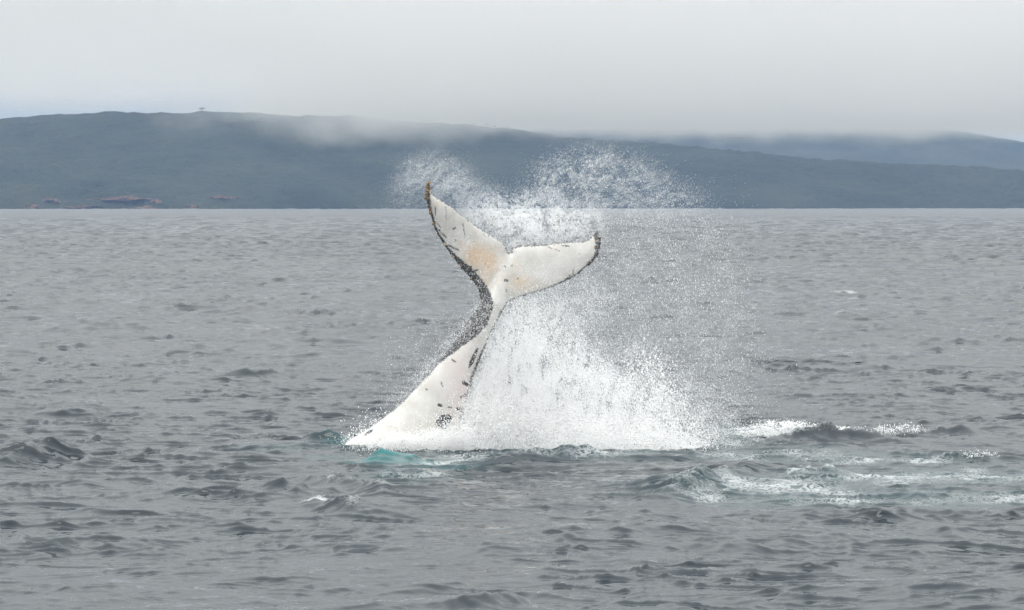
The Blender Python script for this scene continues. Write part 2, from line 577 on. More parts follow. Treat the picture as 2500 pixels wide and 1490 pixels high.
def build_hill(name, shore_y, crest_y, ridge_px, seed, back=500, nx=420, ny=90, rough=1.0):
    xs = np.linspace(-1900, 1900, nx) * crest_y / (3600 * K)
    s = np.concatenate([np.linspace(0, 1, int(ny * .72)) ** 1.15, np.linspace(1.0, 2.0, ny - int(ny * .72) + 1)[1:]])
    X, Sg = np.meshgrid(xs, s)
    f1 = field(256, 1.3, 1, 12, seed)
    f2 = field(512, .35, 30, 250, seed + 1)
    f3 = field(256, 1.0, 2, 20, seed + 2)
    shore = shore_y(X) + 22 * bilerp(f1, X / 14 + 3, X * 0 + 5)
    crest = crest_y + 60 * bilerp(f1, X / 24, X * 0 + 40)
    Yg = np.where(Sg <= 1, shore + (crest - shore) * Sg, crest + back * (Sg - 1))
    top = hill_h(None, shore, crest_y, ridge_px, X * crest_y / Yg.clip(1), Sg) * (Yg / crest_y) ** .0
    px = 1250 + X / Yg * FPX
    py = np.interp(px, [q[0] for q in ridge_px], [q[1] for q in ridge_px])
    top = H + (498 - py) / FPX * crest
    prof = np.where(Sg <= 1, np.sin(np.clip(Sg, 0, 1) * math.pi / 2) ** .82, np.cos((Sg - 1) * math.pi / 2 * .9))
    Z = top * prof * np.where(Sg <= 1, Yg / crest, 1)
    Z += rough * np.sin(np.clip(Sg, 0, 2) * math.pi / 2) ** 1 * np.where(Sg <= 1, 1 - Sg ** 3, 0) * 7 * bilerp(f3, X / 11, Yg / 11)
    Z += rough * 1.5 * bilerp(f2, X / 3.4, Yg / 3.4) * sstep(0, .04, Sg)
    Z -= 2.0 * (1 - sstep(0, .015, Sg))
    ny_, nx_ = X.shape
    idx = np.arange(nx_ * ny_).reshape(ny_, nx_)
    q = np.stack([idx[:-1, :-1], idx[:-1, 1:], idx[1:, 1:], idx[1:, :-1]], -1).reshape(-1, 4)
    me = mesh_np(name, np.stack([X.ravel(), Yg.ravel(), Z.ravel()], 1), q)
    return me, (xs, s, X, Yg, Z)


scrub = scrub_material('coastal_scrub', (.012, .018, .012), (.040, .046, .028))
hill_me, HG = build_hill('hill', lambda x: K * (2850 + .35 * (x + 500)), 3600 * K, NEAR_RIDGE, 301)
hill = link_mesh('hill', hill_me, scrub)
tag(hill, 'long scrub covered hill along the far shore', kind='structure')
far_me, _ = build_hill('hill', lambda x: K * (4700 + 0 * x), 5600 * K, FAR_RIDGE, 311)
hill2 = link_mesh('hill', far_me, scrub)
tag(hill2, 'paler hill further off at the right under cloud', kind='structure')


def hill_z(x, y):
    X, Yg, Z = HG[2], HG[3], HG[4]
    i = np.unravel_index(np.argmin((X - x) ** 2 + (Yg - y) ** 2), X.shape)
    return float(Z[i])


# bare granite low on the slope
def rock_material():
    m, n, l, out = new_mat('rust_granite')
    geo = N(n, 'ShaderNodeNewGeometry')
    a = N(n, 'ShaderNodeTexNoise')
    a.inputs['Scale'].default_value = .3
    a.inputs['Detail'].default_value = 7
    a.inputs['Roughness'].default_value = .65
    l.new(geo.outputs['Position'], a.inputs['Vector'])
    r = N(n, 'ShaderNodeValToRGB')
    r.color_ramp.elements[0].position = .40
    r.color_ramp.elements[0].color = (.025, .028, .018, 1)
    r.color_ramp.elements[1].position = .56
    r.color_ramp.elements[1].color = (.15, .092, .07, 1)
    e = r.color_ramp.elements.new(.72)
    e.color = (.19, .14, .11, 1)
    l.new(a.outputs[0], r.inputs[0])
    d = N(n, 'ShaderNodeBsdfDiffuse')
    l.new(r.outputs[0], d.inputs['Color'])
    l.new(d.outputs[0], out.inputs['Surface'])
    return m


rock_mat = rock_material()


def rock_outcrop(px, py, w, hgt, label, seed):
    r = np.random.default_rng(seed)
    bm = bmesh.new()
    bmesh.ops.create_icosphere(bm, subdivisions=4, radius=1)
    v = np.array([q.co for q in bm.verts])
    n1 = np.zeros(len(v))
    for k in range(26):
        d = r.normal(size=3) * (1.2 + k * .35)
        n1 += np.sin(v @ d + r.uniform(0, 6.28)) * (.22 / (1 + .22 * k))
    v = v * (1 + .75 * n1[:, None])
    v *= np.array([w / 2, w * .45, hgt])
    for q, c in zip(bm.verts, v): q.co = c
    me = bpy.data.meshes.new('rock_outcrop')
    bm.to_mesh(me)
    bm.free()
    o = link_mesh('rock_outcrop', me, rock_mat)
    # put on the slope where the sight line meets it
    best = None
    for Y in np.linspace(2700 * K, 3500 * K, 241):
        x, y, z = at(px, py, Y)
        if z <= hill_z(x, y) + .3:
            best = (x, y, z)
            break
    if best is None: best = at(px, py, 2880 * K)
    o.location = (best[0], best[1] + w * .12, best[2] - hgt * .7)
    o.rotation_euler = (0, math.radians(r.uniform(-7, 7)), r.uniform(-.3, .3))
    tag(o, label, 'rock', 'bare rocks low on the far hill')
    return o


for i, a in enumerate([
        (62, 499, 26, 5, 'faint rusty rock by the water, leftmost on the far shore'),
        (128, 491, 22, 5, 'small orange rock on the slope above the leftmost shore rock'),
        (245, 485, 66, 4, 'long pale orange rock shelf highest above the far shore'),
        (222, 502, 60, 5, 'long orange rock slab low by the water below the pale shelf'),
        (290, 509, 30, 3, 'low pinkish rock at the waterline right of the orange slab'),
        (372, 496, 26, 7, 'brightest orange rock, tallest of the far shore rocks'),
        (352, 507, 34, 4, 'dull red rock at the waterline under the brightest orange rock'),
        (412, 507, 20, 4, 'small pale rock at the waterline between two orange rocks'),
        (455, 504, 28, 6, 'rusty upright rock near the right end of the shore rocks'),
        (545, 480, 30, 2, 'thin faded rock shelf on scrub above the rusty upright rock'),
        (655, 508, 14, 3, 'lone pinkish rock at the waterline right of the orange group')]):
    rock_outcrop(*a, seed=400 + i)


# trees on the skyline of the near hill
def leaf_material():
    m, n, l, out = new_mat('eucalypt_leaves')
    d = N(n, 'ShaderNodeBsdfDiffuse')
    d.inputs['Color'].default_value = (.045, .06, .03, 1)
    l.new(d.outputs[0], out.inputs['Surface'])
    return m


def bark_material():
    m, n, l, out = new_mat('bark')
    d = N(n, 'ShaderNodeBsdfDiffuse')
    d.inputs['Color'].default_value = (.09, .07, .055, 1)
    l.new(d.outputs[0], out.inputs['Surface'])
    return m


leaf_m, bark_m = leaf_material(), bark_material()


def make_tree(seed, flat):
    r = random.Random(seed)
    root = bpy.data.objects.new('tree', None)
    C.objects.link(root)
    bm = bmesh.new()
    limbs = []

    def limb(a, b, r0, r1):
        a, b = Vector(a), Vector(b)
        d = (b - a).normalized()
        s = d.orthogonal().normalized()
        t = d.cross(s)
        va = [bm.verts.new(a + (s * math.cos(q) + t * math.sin(q)) * r0) for q in [k * math.tau / 6 for k in range(6)]]
        vb = [bm.verts.new(b + (s * math.cos(q) + t * math.sin(q)) * r1) for q in [k * math.tau / 6 for k in range(6)]]
        for k in range(6):
            bm.faces.new((va[k], va[(k + 1) % 6], vb[(k + 1) % 6], vb[k]))
    limb((0, 0, -3), (.2, 0, 2.6), .6, .4)
    tips = []
    for k in range(6):
        a = k * math.tau / 6 + r.uniform(-.4, .4)
        rad = r.uniform(1.6, 3.6) * (1.15 if flat else .8)
        tip = (math.cos(a) * rad, math.sin(a) * rad, r.uniform(3.6, 4.8) if flat else r.uniform(3.8, 6.4))
        limb((.2, 0, 2.2), tip, .3, .1)
        tips.append(tip)
    me = bpy.data.meshes.new('trunk')
    bm.to_mesh(me)
    bm.free()
    link_mesh('trunk', me, bark_m, root)
    bm = bmesh.new()
    for tx, ty, tz in tips + [(.2, 0, 4.9 if flat else 6.6)]:
        for _ in range(70):
            p = Vector((tx + r.gauss(0, .95), ty + r.gauss(0, .95), tz + r.gauss(0, .36 if flat else .7)))
            s = r.uniform(.25, .5)
            ax = Vector((r.gauss(0, 1), r.gauss(0, 1), r.gauss(0, 1))).normalized()
            u = ax.orthogonal().normalized() * s
            w = ax.cross(u).normalized() * s * .6
            bm.faces.new([bm.verts.new(p + q) for q in (u, w, -u, -w)])
    me = bpy.data.meshes.new('crown')
    bm.to_mesh(me)
    bm.free()
    link_mesh('crown', me, leaf_m, root)
    return root


def copy_tree(o):
    c = o.copy()
    C.objects.link(c)
    for ch in o.children:
        d = ch.copy()
        C.objects.link(d)
        d.parent = c
    return c


protos = [make_tree(3, True), make_tree(8, False)]
first = [True, True]
for px, kind, scl, label in [
        (533, 0, .85, 'lone flat topped tree on the clear hill skyline left of the cloud'),
        (1036, 1, .8, 'left one of two misty trees on the skyline above the upright tail tip'),
        (1056, 0, .8, 'right one of two misty trees on the skyline above the upright tail tip'),
        (1166, 1, .6, 'small misty tree starting the skyline clump right of the tail tip'),
        (1196, 0, .9, 'broad misty tree in the middle of the skyline clump'),
        (1214, 1, .75, 'rounded misty tree just right of the broad skyline tree'),
        (1238, 0, .6, 'low flat tree ending the skyline clump where the ridge drops')]:
    t = protos[kind] if first[kind] else copy_tree(protos[kind])
    first[kind] = False
    X, Yg, Z = HG[2], HG[3], HG[4]
    x, y, z = at(px, 300, 3600 * K)
    j = int(np.argmin(np.abs(HG[0] - x)))
    ang = Z[:, j] / Yg[:, j]
    i = int(np.argmax(ang))
    t.location = (float(X[i, j]), float(Yg[i, j]), float(Z[i, j]) - 1.0)
    t.scale = (scl,) * 3
    t.rotation_euler = (0, 0, px * .7)
    tag(t, label, 'tree', 'trees on the hill skyline')


# ------------------------------------------------------------------ whale
PX = 110.0                      # pixels per metre at the whale



def wp(px, py):
    x, _, z = at(px, py, WY)
    return np.stack([np.asarray(x), np.asarray(z)], -1)


L_LEAD = [(1048, 441), (1040, 459), (1038, 476), (1042, 496), (1047, 516), (1055, 541), (1066, 570), (1082, 597), (1101, 624), (1122, 651), (1146, 678), (1163, 702), (1170, 723), (1172, 742)]
L_TRAIL = [(1054, 462), (1058, 474), (1066, 481), (1079, 489), (1101, 502), (1120, 518), (1139, 532), (1158, 548), (1179, 562), (1201, 575), (1219, 586), (1230, 595), (1238, 606), (1242, 617)]
R_TRAIL = [(1247, 616), (1251, 606), (1263, 600), (1287, 598), (1327, 597), (1368, 592), (1395, 589), (1424, 589), (1438, 585), (1449, 572), (1458, 564)]
R_LEAD = [(1465, 573), (1469, 594), (1466, 613), (1459, 629), (1446, 645), (1427, 659), (1408, 675), (1381, 688), (1349, 702), (1314, 714), (1273, 727), (1246, 738), (1233, 752)]
R_BODY = [(1222, 772), (1211, 793), (1198, 816), (1186, 847), (1174, 877), (1163, 902), (1153, 932), (1142, 968), (1134, 1002), (1130, 1038), (1128, 1083), (1090, 1180), (1010, 1290), (880, 1370)]
L_BODY = [(700, 1360), (640, 1260), (700, 1160), (803, 1103), (832, 1089), (870, 1065), (914, 1038), (952, 1008), (982, 980), (1015, 947), (1049, 911), (1076, 874), (1110, 832), (1137, 790), (1160, 758)]


def build_whale():
    loop = list(reversed(L_TRAIL[1:])) + L_LEAD + list(reversed(L_BODY)) + list(reversed(R_BODY)) + list(reversed(R_LEAD)) + list(reversed(R_TRAIL))
    # order: notch -> left trailing -> tip -> left leading -> left body down -> right body up -> right leading -> tip -> right trailing -> notch
    P = wp([p[0] for p in loop], [p[1] for p in loop])
    n_lt, n_ll, n_lb, n_rb, n_rl, n_rt = len(L_TRAIL) - 1, len(L_LEAD), len(L_BODY), len(R_BODY), len(R_LEAD), len(R_TRAIL)
    kinds = ['lt'] * n_lt + ['ll'] * n_ll + ['lb'] * n_lb + ['rb'] * n_rb + ['rl'] * n_rl + ['rt'] * n_rt
    # Catmull-Rom resample
    pts, kd = [], []
    m = len(P)
    for i in range(m):
        p0, p1, p2, p3 = P[i - 1], P[i], P[(i + 1) % m], P[(i + 2) % m]
        seg = np.linalg.norm(p2 - p1)
        k = max(1, int(seg / .025))
        for q in range(k):
            t = q / k
            pts.append(.5 * ((2 * p1) + (-p0 + p2) * t + (2 * p0 - 5 * p1 + 4 * p2 - p3) * t * t + (-p0 + 3 * p1 - 3 * p2 + p3) * t ** 3))
            kd.append(kinds[i])
    pts = np.array(pts)
    # knobbly trailing edges
    nrm = np.roll(pts, -1, 0) - np.roll(pts, 1, 0)
    nrm = np.stack([nrm[:, 1], -nrm[:, 0]], 1) / np.linalg.norm(nrm, axis=1)[:, None].clip(1e-6)
    r = np.random.default_rng(5)
    jag = r.normal(size=len(pts))
    jag = (jag + np.roll(jag, 1)) * .5
    amp = np.array([{'lt': .011, 'rt': .018, 'll': .006, 'rl': .012}.get(k, 0) for k in kd])
    pts = pts + nrm * (jag * amp)[:, None]

    # axis of the tail stock: centre and half width
    LB = [(1172, 742)] + list(reversed(L_BODY))
    RB = [(1233, 752)] + R_BODY
    def resamp(c, k):
        c = wp([p[0] for p in c], [p[1] for p in c])
        s = np.concatenate([[0], np.cumsum(np.linalg.norm(np.diff(c, axis=0), axis=1))])
        t = np.linspace(0, s[-1], k)
        return np.stack([np.interp(t, s, c[:, 0]), np.interp(t, s, c[:, 1])], 1)
    A, B = resamp(LB, 60), resamp(RB, 60)
    cen, hw = (A + B) / 2, np.linalg.norm(A - B, axis=1) / 2
    # the stock runs on as a ridge into the flukes up to the notch
    notch = wp(1242, 640)
    ext = np.stack([cen[0] + (notch - cen[0]) * t for t in np.linspace(1, 0, 14)[:-1]])
    cen = np.concatenate([ext, cen])
    hw = np.concatenate([np.linspace(.10, hw[0] * .98, 13), hw])
    thick = np.concatenate([np.linspace(.05, .30, 13), np.interp(np.linspace(0, 1, 60), [0, .06, .3, .6, 1], [.30, .36, .55, .78, 1.0])])

    # interior points
    x0, z0 = pts.min(0); x1, z1 = pts.max(0)
    gx, gz = np.meshgrid(np.arange(x0, x1, .05), np.arange(z0, z1, .05))
    G = np.stack([gx.ravel(), gz.ravel()], 1)
    G += np.random.default_rng(2).uniform(-.008, .008, G.shape)
    inside = np.zeros(len(G), bool)
    j = len(pts) - 1
    for i in range(len(pts)):
        a, b = pts[i], pts[j]
        c = ((a[1] > G[:, 1]) != (b[1] > G[:, 1])) & (G[:, 0] < (b[0] - a[0]) * (G[:, 1] - a[1]) / (b[1] - a[1] + 1e-12) + a[0])
        inside ^= c
        j = i
    G = G[inside]

    def dist(Q):
        d = np.full(len(Q), 1e9)
        for i in range(0, len(pts)):
            a, b = pts[i], pts[(i + 1) % len(pts)]
            ab = b - a
            t = np.clip(((Q - a) @ ab) / (ab @ ab + 1e-12), 0, 1)
            d = np.minimum(d, np.linalg.norm(Q - a - t[:, None] * ab, axis=1))
        return d
    dG = dist(G)
    G = G[dG > .035]
    off = []
    for dd in (.008, .022):
        q = pts - nrm * dd
        off.append(q)
    off = np.concatenate(off)
    do = dist(off)
    sgn = np.concatenate([np.full(len(pts), .008), np.full(len(pts), .022)])
    # keep offset points that lie inside
    ins = np.zeros(len(off), bool)
    j = len(pts) - 1
    for i in range(len(pts)):
        a, b = pts[i], pts[j]
        c = ((a[1] > off[:, 1]) != (b[1] > off[:, 1])) & (off[:, 0] < (b[0] - a[0]) * (off[:, 1] - a[1]) / (b[1] - a[1] + 1e-12) + a[0])
        ins ^= c
        j = i
    if ins.mean() < .5:
        print('WHALE offset side wrong', ins.mean())
    off = off[ins & (do > sgn * .7)]
    V2 = np.concatenate([pts, G, off])
    nb = len(pts)
    edges = [(i, (i + 1) % nb) for i in range(nb)]
    vo, eo, fo, ov, oe, of = geometry.delaunay_2d_cdt([Vector(v) for v in V2], edges, [], 1, 1e-5)
    Q = np.array([tuple(v) for v in vo])
    F = np.array([f for f in fo if len(f) == 3])
    d = dist(Q)
    # nearest axis sample
    D2 = ((Q[:, None, :] - cen[None]) ** 2).sum(-1)
    near = D2.argmin(1)
    bd = np.full(len(Q), 1e9); bw = np.zeros(len(Q)); bt = np.zeros(len(Q))
    for i in range(len(cen) - 1):
        ab = cen[i + 1] - cen[i]
        tt = np.clip(((Q - cen[i]) @ ab) / (ab @ ab + 1e-12), 0, 1)
        dd = np.linalg.norm(Q - cen[i] - tt[:, None] * ab, axis=1)
        m_ = dd < bd
        bd = np.where(m_, dd, bd)
        bw = np.where(m_, hw[i] + (hw[i + 1] - hw[i]) * tt, bw)
        bt = np.where(m_, thick[i] + (thick[i + 1] - thick[i]) * tt, bt)
    s = np.clip(bd / bw, 0, 1)
    body_t = bt * np.sqrt(np.clip(1 - s * s, 0, 1))
    fl_t = .085 * (1 - np.exp(-d / .16)) + .018 * np.sqrt(np.clip(d / .05, 0, 1))
    t = (body_t ** 3 + fl_t ** 3) ** (1 / 3)
    t *= np.clip(d / .01, 0, 1) ** .5
    # centre surface: the flukes curl, the stock leans away from the camera a little with height
    zc = Q[:, 1]
    yc = .10 * (zc - 2.0) / 3
    nx_, nz_ = wp(1236, 690)
    span = np.hypot(Q[:, 0] - nx_, Q[:, 1] - nz_)
    fl = sstep(wp(1200, 780)[1], wp(1200, 690)[1], zc)
    left = Q[:, 0] < nx_
    yc = yc + fl * np.where(left, -.30 * (span / 2.2) ** 2, .42 * (span / 2.2) ** 2)
    front = np.stack([Q[:, 0], WY + yc - t, Q[:, 1]], 1)
    backv = np.stack([Q[:, 0], WY + yc + t * .9, Q[:, 1]], 1)
    cnt = np.zeros(len(Q), int)
    # boundary vertices shared
    bnd = d < 1e-4
    mp_ = np.where(bnd, np.arange(len(Q)), np.arange(len(Q)) + len(Q))
    allv = np.concatenate([front, backv])
    Fb = mp_[F][:, ::-1]
    FF = np.concatenate([F, Fb])
    me = mesh_np('tmp', allv, FF)
    tmp = link_mesh('tmp', me)
    rm = tmp.modifiers.new('r', 'REMESH')
    rm.mode = 'VOXEL'
    rm.voxel_size = .028
    sm = tmp.modifiers.new('s', 'SMOOTH')
    sm.factor = .5
    sm.iterations = 2
    dg = bpy.context.evaluated_depsgraph_get()
    me2 = bpy.data.meshes.new_from_object(tmp.evaluated_get(dg))
    bpy.data.objects.remove(tmp)
    me2.name = 'humpback_whale'
    me2.polygons.foreach_set('use_smooth', np.ones(len(me2.polygons), bool))
    # skin pattern, in the whale's own plane
    nv = len(me2.vertices)
    co = np.empty(nv * 3, np.float32)
    me2.vertices.foreach_get('co', co)
    co = co.reshape(-1, 3)
    Q = co[:, [0, 2]].astype(float)

    def poly(plist):
        """distance inside a pixel polyline band: list of (px,py,halfwidth px)"""
        P = wp([p[0] for p in plist], [p[1] for p in plist])
        W = np.array([p[2] for p in plist]) / PX
        best = np.full(nv, -9.)
        for i in range(len(P) - 1):
            ab = P[i + 1] - P[i]
            tt = np.clip(((Q - P[i]) @ ab) / (ab @ ab + 1e-12), 0, 1)
            dd = np.linalg.norm(Q - P[i] - tt[:, None] * ab, axis=1)
            best = np.maximum(best, W[i] * (1 - tt) + W[i + 1] * tt - dd)
        return best
    dark = poly([(1046, 441, 9), (1041, 470, 9), (1046, 510, 7), (1064, 567, 6), (1083, 597, 6), (1103, 624, 8), (1126, 649, 11), (1148, 672, 15), (1170, 700, 16), (1180, 722, 18),
                 (1187, 745, 18), (1170, 780, 23), (1146, 806, 22), (1117, 834, 15), (1092, 858, 11), (1068, 880, 8), (1042, 913, 6), (1008, 950, 4), (980, 980, 4), (955, 1004, 2)])
    dark = np.maximum(dark, poly([(1458, 566, 9), (1464, 590, 9), (1463, 615, 7), (1451, 637, 6), (1430, 656, 5), (1407, 674, 4), (1350, 701, 3), (1310, 714, 3), (1272, 727, 5), (1243, 741, 6), (1226, 765, 6),
                                  (1208, 797, 4), (1190, 840, 5), (1172, 878, 6), (1156, 918, 6), (1146, 955, 4), (1140, 985, 1)]))
    mark = np.full(nv, -9.)
    mark = np.maximum(mark, poly([(1166, 850, 2), (1158, 868, 5), (1151, 884, 5), (1146, 896, 1)]))           # stripe on the stock
    mark = np.maximum(mark, poly([(1072, 1030, 9), (1085, 1022, 13), (1095, 1018, 9), (1086, 1036, 8)]))       # blotch by the water
    mark = np.maximum(mark, poly([(1132, 932, 4), (1142, 938, 4)]))
    mark = np.maximum(mark, poly([(1126, 968, 2), (1136, 962, 3)]))
    mark = np.maximum(mark, poly([(893, 1058, 2), (905, 1050, 4), (912, 1046, 2)]))
    for p, q, w in [((1074, 985), (1077, 987), 4), ((1078, 930), (1082, 940), 1.6), ((1104, 876), (1113, 882), 1.8), ((1118, 996), (1126, 1000), 4), ((1042, 947), (1044, 948), 2),
                    ((1096, 990), (1103, 993), 1.5), ((1233, 684), (1239, 686), 2.6), ((1263, 680), (1265, 681), 1.8), ((1112, 586), (1114, 588), 1.8),
                    ((1094, 599), (1120, 611), 1.8), ((1068, 546), (1075, 554), 1.4), ((1072, 562), (1090, 580), 1.5), ((1150, 668), (1166, 659), 2.2), ((1147, 658), (1150, 652), 3),
                    ((1064, 505), (1063, 525), .9), ((1089, 505), (1090, 535), .9), ((1130, 545), (1136, 580), .9), ((1178, 563), (1184, 578), .9), ((1400, 660), (1399, 672), 1),
                    ((1391, 672), (1390, 684), 1), ((1340, 603), (1348, 608), 1.2), ((1372, 600), (1390, 602), 1.5), ((1355, 608), (1366, 614), 1), ((1413, 622), (1416, 620), 1.4),
                    ((1107, 559), (1112, 556), 2), ((1236, 708), (1237, 710), 1.6), ((1232, 650), (1234, 652), 1.4), ((1250, 648), (1250, 650), 1.5)]:
        mark = np.maximum(mark, poly([(*p, w), (*q, w)]))
    # the black back (side turned away), flukes' upper side
    nor = np.empty(nv * 3, np.float32)
    me2.vertices.foreach_get('normal', nor) if hasattr(me2.vertices[0], 'normal') else None
    nor = nor.reshape(-1, 3)
    dark = np.where(nor[:, 1] > .25, np.maximum(dark, (nor[:, 1] - .25) * .3), dark)
    edge = np.full(nv, -9.)
    for plist, w in ((L_TRAIL[1:], 2.6), (R_TRAIL, 3.4)):
        edge = np.maximum(edge, poly([(a, b, w) for a, b in plist]))
    dark = np.maximum(dark, edge * .9)
    ochre = np.zeros(nv)
    for px, py, sx, sy, am in [(1165, 625, 34, 32, 1.0), (1195, 640, 24, 34, .95), (1182, 668, 20, 26, .55), (1185, 690, 16, 20, .5), (1130, 604, 14, 18, .5), (1270, 690, 40, 24, .55), (1262, 650, 12, 20, .4),
                               (1067, 500, 8, 16, .55), (1362, 608, 26, 8, .3), (1225, 640, 8, 14, .5), (1300, 700, 30, 12, .45)]:
        c = wp(px, py)
        g = np.exp(-((Q[:, 0] - c[0]) * PX / sx) ** 2 - ((Q[:, 1] - c[1]) * PX / sy) ** 2)
        ochre = np.maximum(ochre, am * g)
    pink = np.exp(-((Q[:, 0] - wp(1130, 940)[0]) / .35) ** 2 - ((Q[:, 1] - wp(1130, 940)[1]) / .9) ** 2)
    add_attr(me2, 'dark', dark)
    add_attr(me2, 'ochre', ochre)
    add_attr(me2, 'mark', mark)
    add_attr(me2, 'pink', pink)
    return me2


def whale_material():
    m, n, l, out = new_mat('whale_skin')
    geo = N(n, 'ShaderNodeNewGeometry')
    ad = N(n, 'ShaderNodeAttribute', attribute_name='dark')
    ao = N(n, 'ShaderNodeAttribute', attribute_name='ochre')
    ap = N(n, 'ShaderNodeAttribute', attribute_name='pink')
    n1 = N(n, 'ShaderNodeTexNoise')
    n1.inputs['Scale'].default_value = 24
    n1.inputs['Detail'].default_value = 6
    n1.inputs['Roughness'].default_value = .7
    l.new(geo.outputs['Position'], n1.inputs['Vector'])
    ma = N(n, 'ShaderNodeMath', operation='MULTIPLY_ADD')
    ma.inputs[1].default_value = .17
    ma.inputs[2].default_value = -.080
    l.new(n1.outputs[0], ma.inputs[0])
    sm = N(n, 'ShaderNodeMath', operation='ADD')
    l.new(ad.outputs['Fac'], sm.inputs[0])
    l.new(ma.outputs[0], sm.inputs[1])
    mr = N(n, 'ShaderNodeMapRange')
    mr.inputs['From Min'].default_value = -.008
    mr.inputs['From Max'].default_value = .012
    l.new(sm.outputs[0], mr.inputs['Value'])
    am = N(n, 'ShaderNodeAttribute', attribute_name='mark')
    mk = N(n, 'ShaderNodeMath', operation='MULTIPLY_ADD')
    mk.inputs[1].default_value = .075
    mk.inputs[2].default_value = -.032
    l.new(n1.outputs[0], mk.inputs[0])
    mk2 = N(n, 'ShaderNodeMath', operation='ADD')
    l.new(am.outputs['Fac'], mk2.inputs[0])
    l.new(mk.outputs[0], mk2.inputs[1])
    mk3 = N(n, 'ShaderNodeMapRange')
    mk3.inputs['From Min'].default_value = -.006
    mk3.inputs['From Max'].default_value = .014
    mk3.inputs['To Max'].default_value = 1.0
    l.new(mk2.outputs[0], mk3.inputs['Value'])
    mr2 = N(n, 'ShaderNodeMath', operation='MAXIMUM')
    l.new(mr.outputs[0], mr2.inputs[0])
    l.new(mk3.outputs[0], mr2.inputs[1])
    # small freckles on the white
    vo = N(n, 'ShaderNodeTexNoise')
    vo.inputs['Scale'].default_value = 26
    vo.inputs['Detail'].default_value = 1
    l.new(geo.outputs['Position'], vo.inputs['Vector'])
    fk = N(n, 'ShaderNodeMapRange')
    fk.inputs['From Min'].default_value = .73
    fk.inputs['From Max'].default_value = .77
    fk.inputs['To Max'].default_value = .6
    l.new(vo.outputs[0], fk.inputs['Value'])
    # white skin, slightly cloudy
    n3 = N(n, 'ShaderNodeTexNoise')
    n3.inputs['Scale'].default_value = 3
    n3.inputs['Detail'].default_value = 6
    l.new(geo.outputs['Position'], n3.inputs['Vector'])
    r3 = N(n, 'ShaderNodeValToRGB')
    r3.color_ramp.elements[0].position = .35
    r3.color_ramp.elements[0].color = (.575, .555, .52, 1)
    r3.color_ramp.elements[1].position = .65
    r3.color_ramp.elements[1].color = (.705, .69, .665, 1)
    l.new(n3.outputs[0], r3.inputs[0])
    cpk = N(n, 'ShaderNodeMix', data_type='RGBA')
    cpk.inputs[7].default_value = (.76, .68, .66, 1)
    l.new(ap.outputs['Fac'], cpk.inputs[0])
    l.new(r3.outputs[0], cpk.inputs[6])
    # ochre film of diatoms
    n4 = N(n, 'ShaderNodeTexNoise')
    n4.inputs['Scale'].default_value = 9
    n4.inputs['Detail'].default_value = 8
    n4.inputs['Roughness'].default_value = .7
    l.new(geo.outputs['Position'], n4.inputs['Vector'])
    o1 = N(n, 'ShaderNodeMath', operation='MULTIPLY_ADD')
    o1.inputs[1].default_value = 1.1
    o1.inputs[2].default_value = -.55
    l.new(n4.outputs[0], o1.inputs[0])
    o2 = N(n, 'ShaderNodeMath', operation='ADD')
    l.new(ao.outputs['Fac'], o2.inputs[0])
    l.new(o1.outputs[0], o2.inputs[1])
    o3 = N(n, 'ShaderNodeMapRange', interpolation_type='SMOOTHSTEP')
    o3.inputs['From Min'].default_value = .0
    o3.inputs['From Max'].default_value = .95
    o3.inputs['To Max'].default_value = .72
    l.new(o2.outputs[0], o3.inputs['Value'])
    co = N(n, 'ShaderNodeMix', data_type='RGBA')
    co.inputs[7].default_value = (.68, .48, .30, 1)
    l.new(o3.outputs[0], co.inputs[0])
    l.new(cpk.outputs[2], co.inputs[6])
    cf = N(n, 'ShaderNodeMix', data_type='RGBA')
    cf.inputs[7].default_value = (.22, .17, .13, 1)
    l.new(fk.outputs[0], cf.inputs[0])
    l.new(co.outputs[2], cf.inputs[6])
    # black skin with scuffs
    r5 = N(n, 'ShaderNodeValToRGB')
    r5.color_ramp.elements[0].position = .45
    r5.color_ramp.elements[0].color = (.040, .041, .045, 1)
    r5.color_ramp.elements[1].position = .72
    r5.color_ramp.elements[1].color = (.24, .235, .24, 1)
    n5 = N(n, 'ShaderNodeTexNoise')
    n5.inputs['Scale'].default_value = 34
    n5.inputs['Detail'].default_value = 5
    l.new(geo.outputs['Position'], n5.inputs['Vector'])
    l.new(n5.outputs[0], r5.inputs[0])
    cd = N(n, 'ShaderNodeMix', data_type='RGBA')
    l.new(mr2.outputs[0], cd.inputs[0])
    l.new(cf.outputs[2], cd.inputs[6])
    l.new(r5.outputs[0], cd.inputs[7])
    p = N(n, 'ShaderNodeBsdfPrincipled')
    p.inputs['Roughness'].default_value = .24
    p.inputs['IOR'].default_value = 1.38
    l.new(cd.outputs[2], p.inputs['Base Color'])
    b = N(n, 'ShaderNodeBump')
    b.inputs['Strength'].default_value = .35
    b.inputs['Distance'].default_value = .012
    l.new(n3.outputs[0], b.inputs['Height'])
    l.new(b.outputs[0], p.inputs['Normal'])
    l.new(p.outputs[0], out.inputs['Surface'])
    return m


whale = link_mesh('humpback_whale', build_whale(), whale_material())
tag(whale, 'humpback whale tail raised from the sea, white underside with black edges and ochre stain', 'whale')


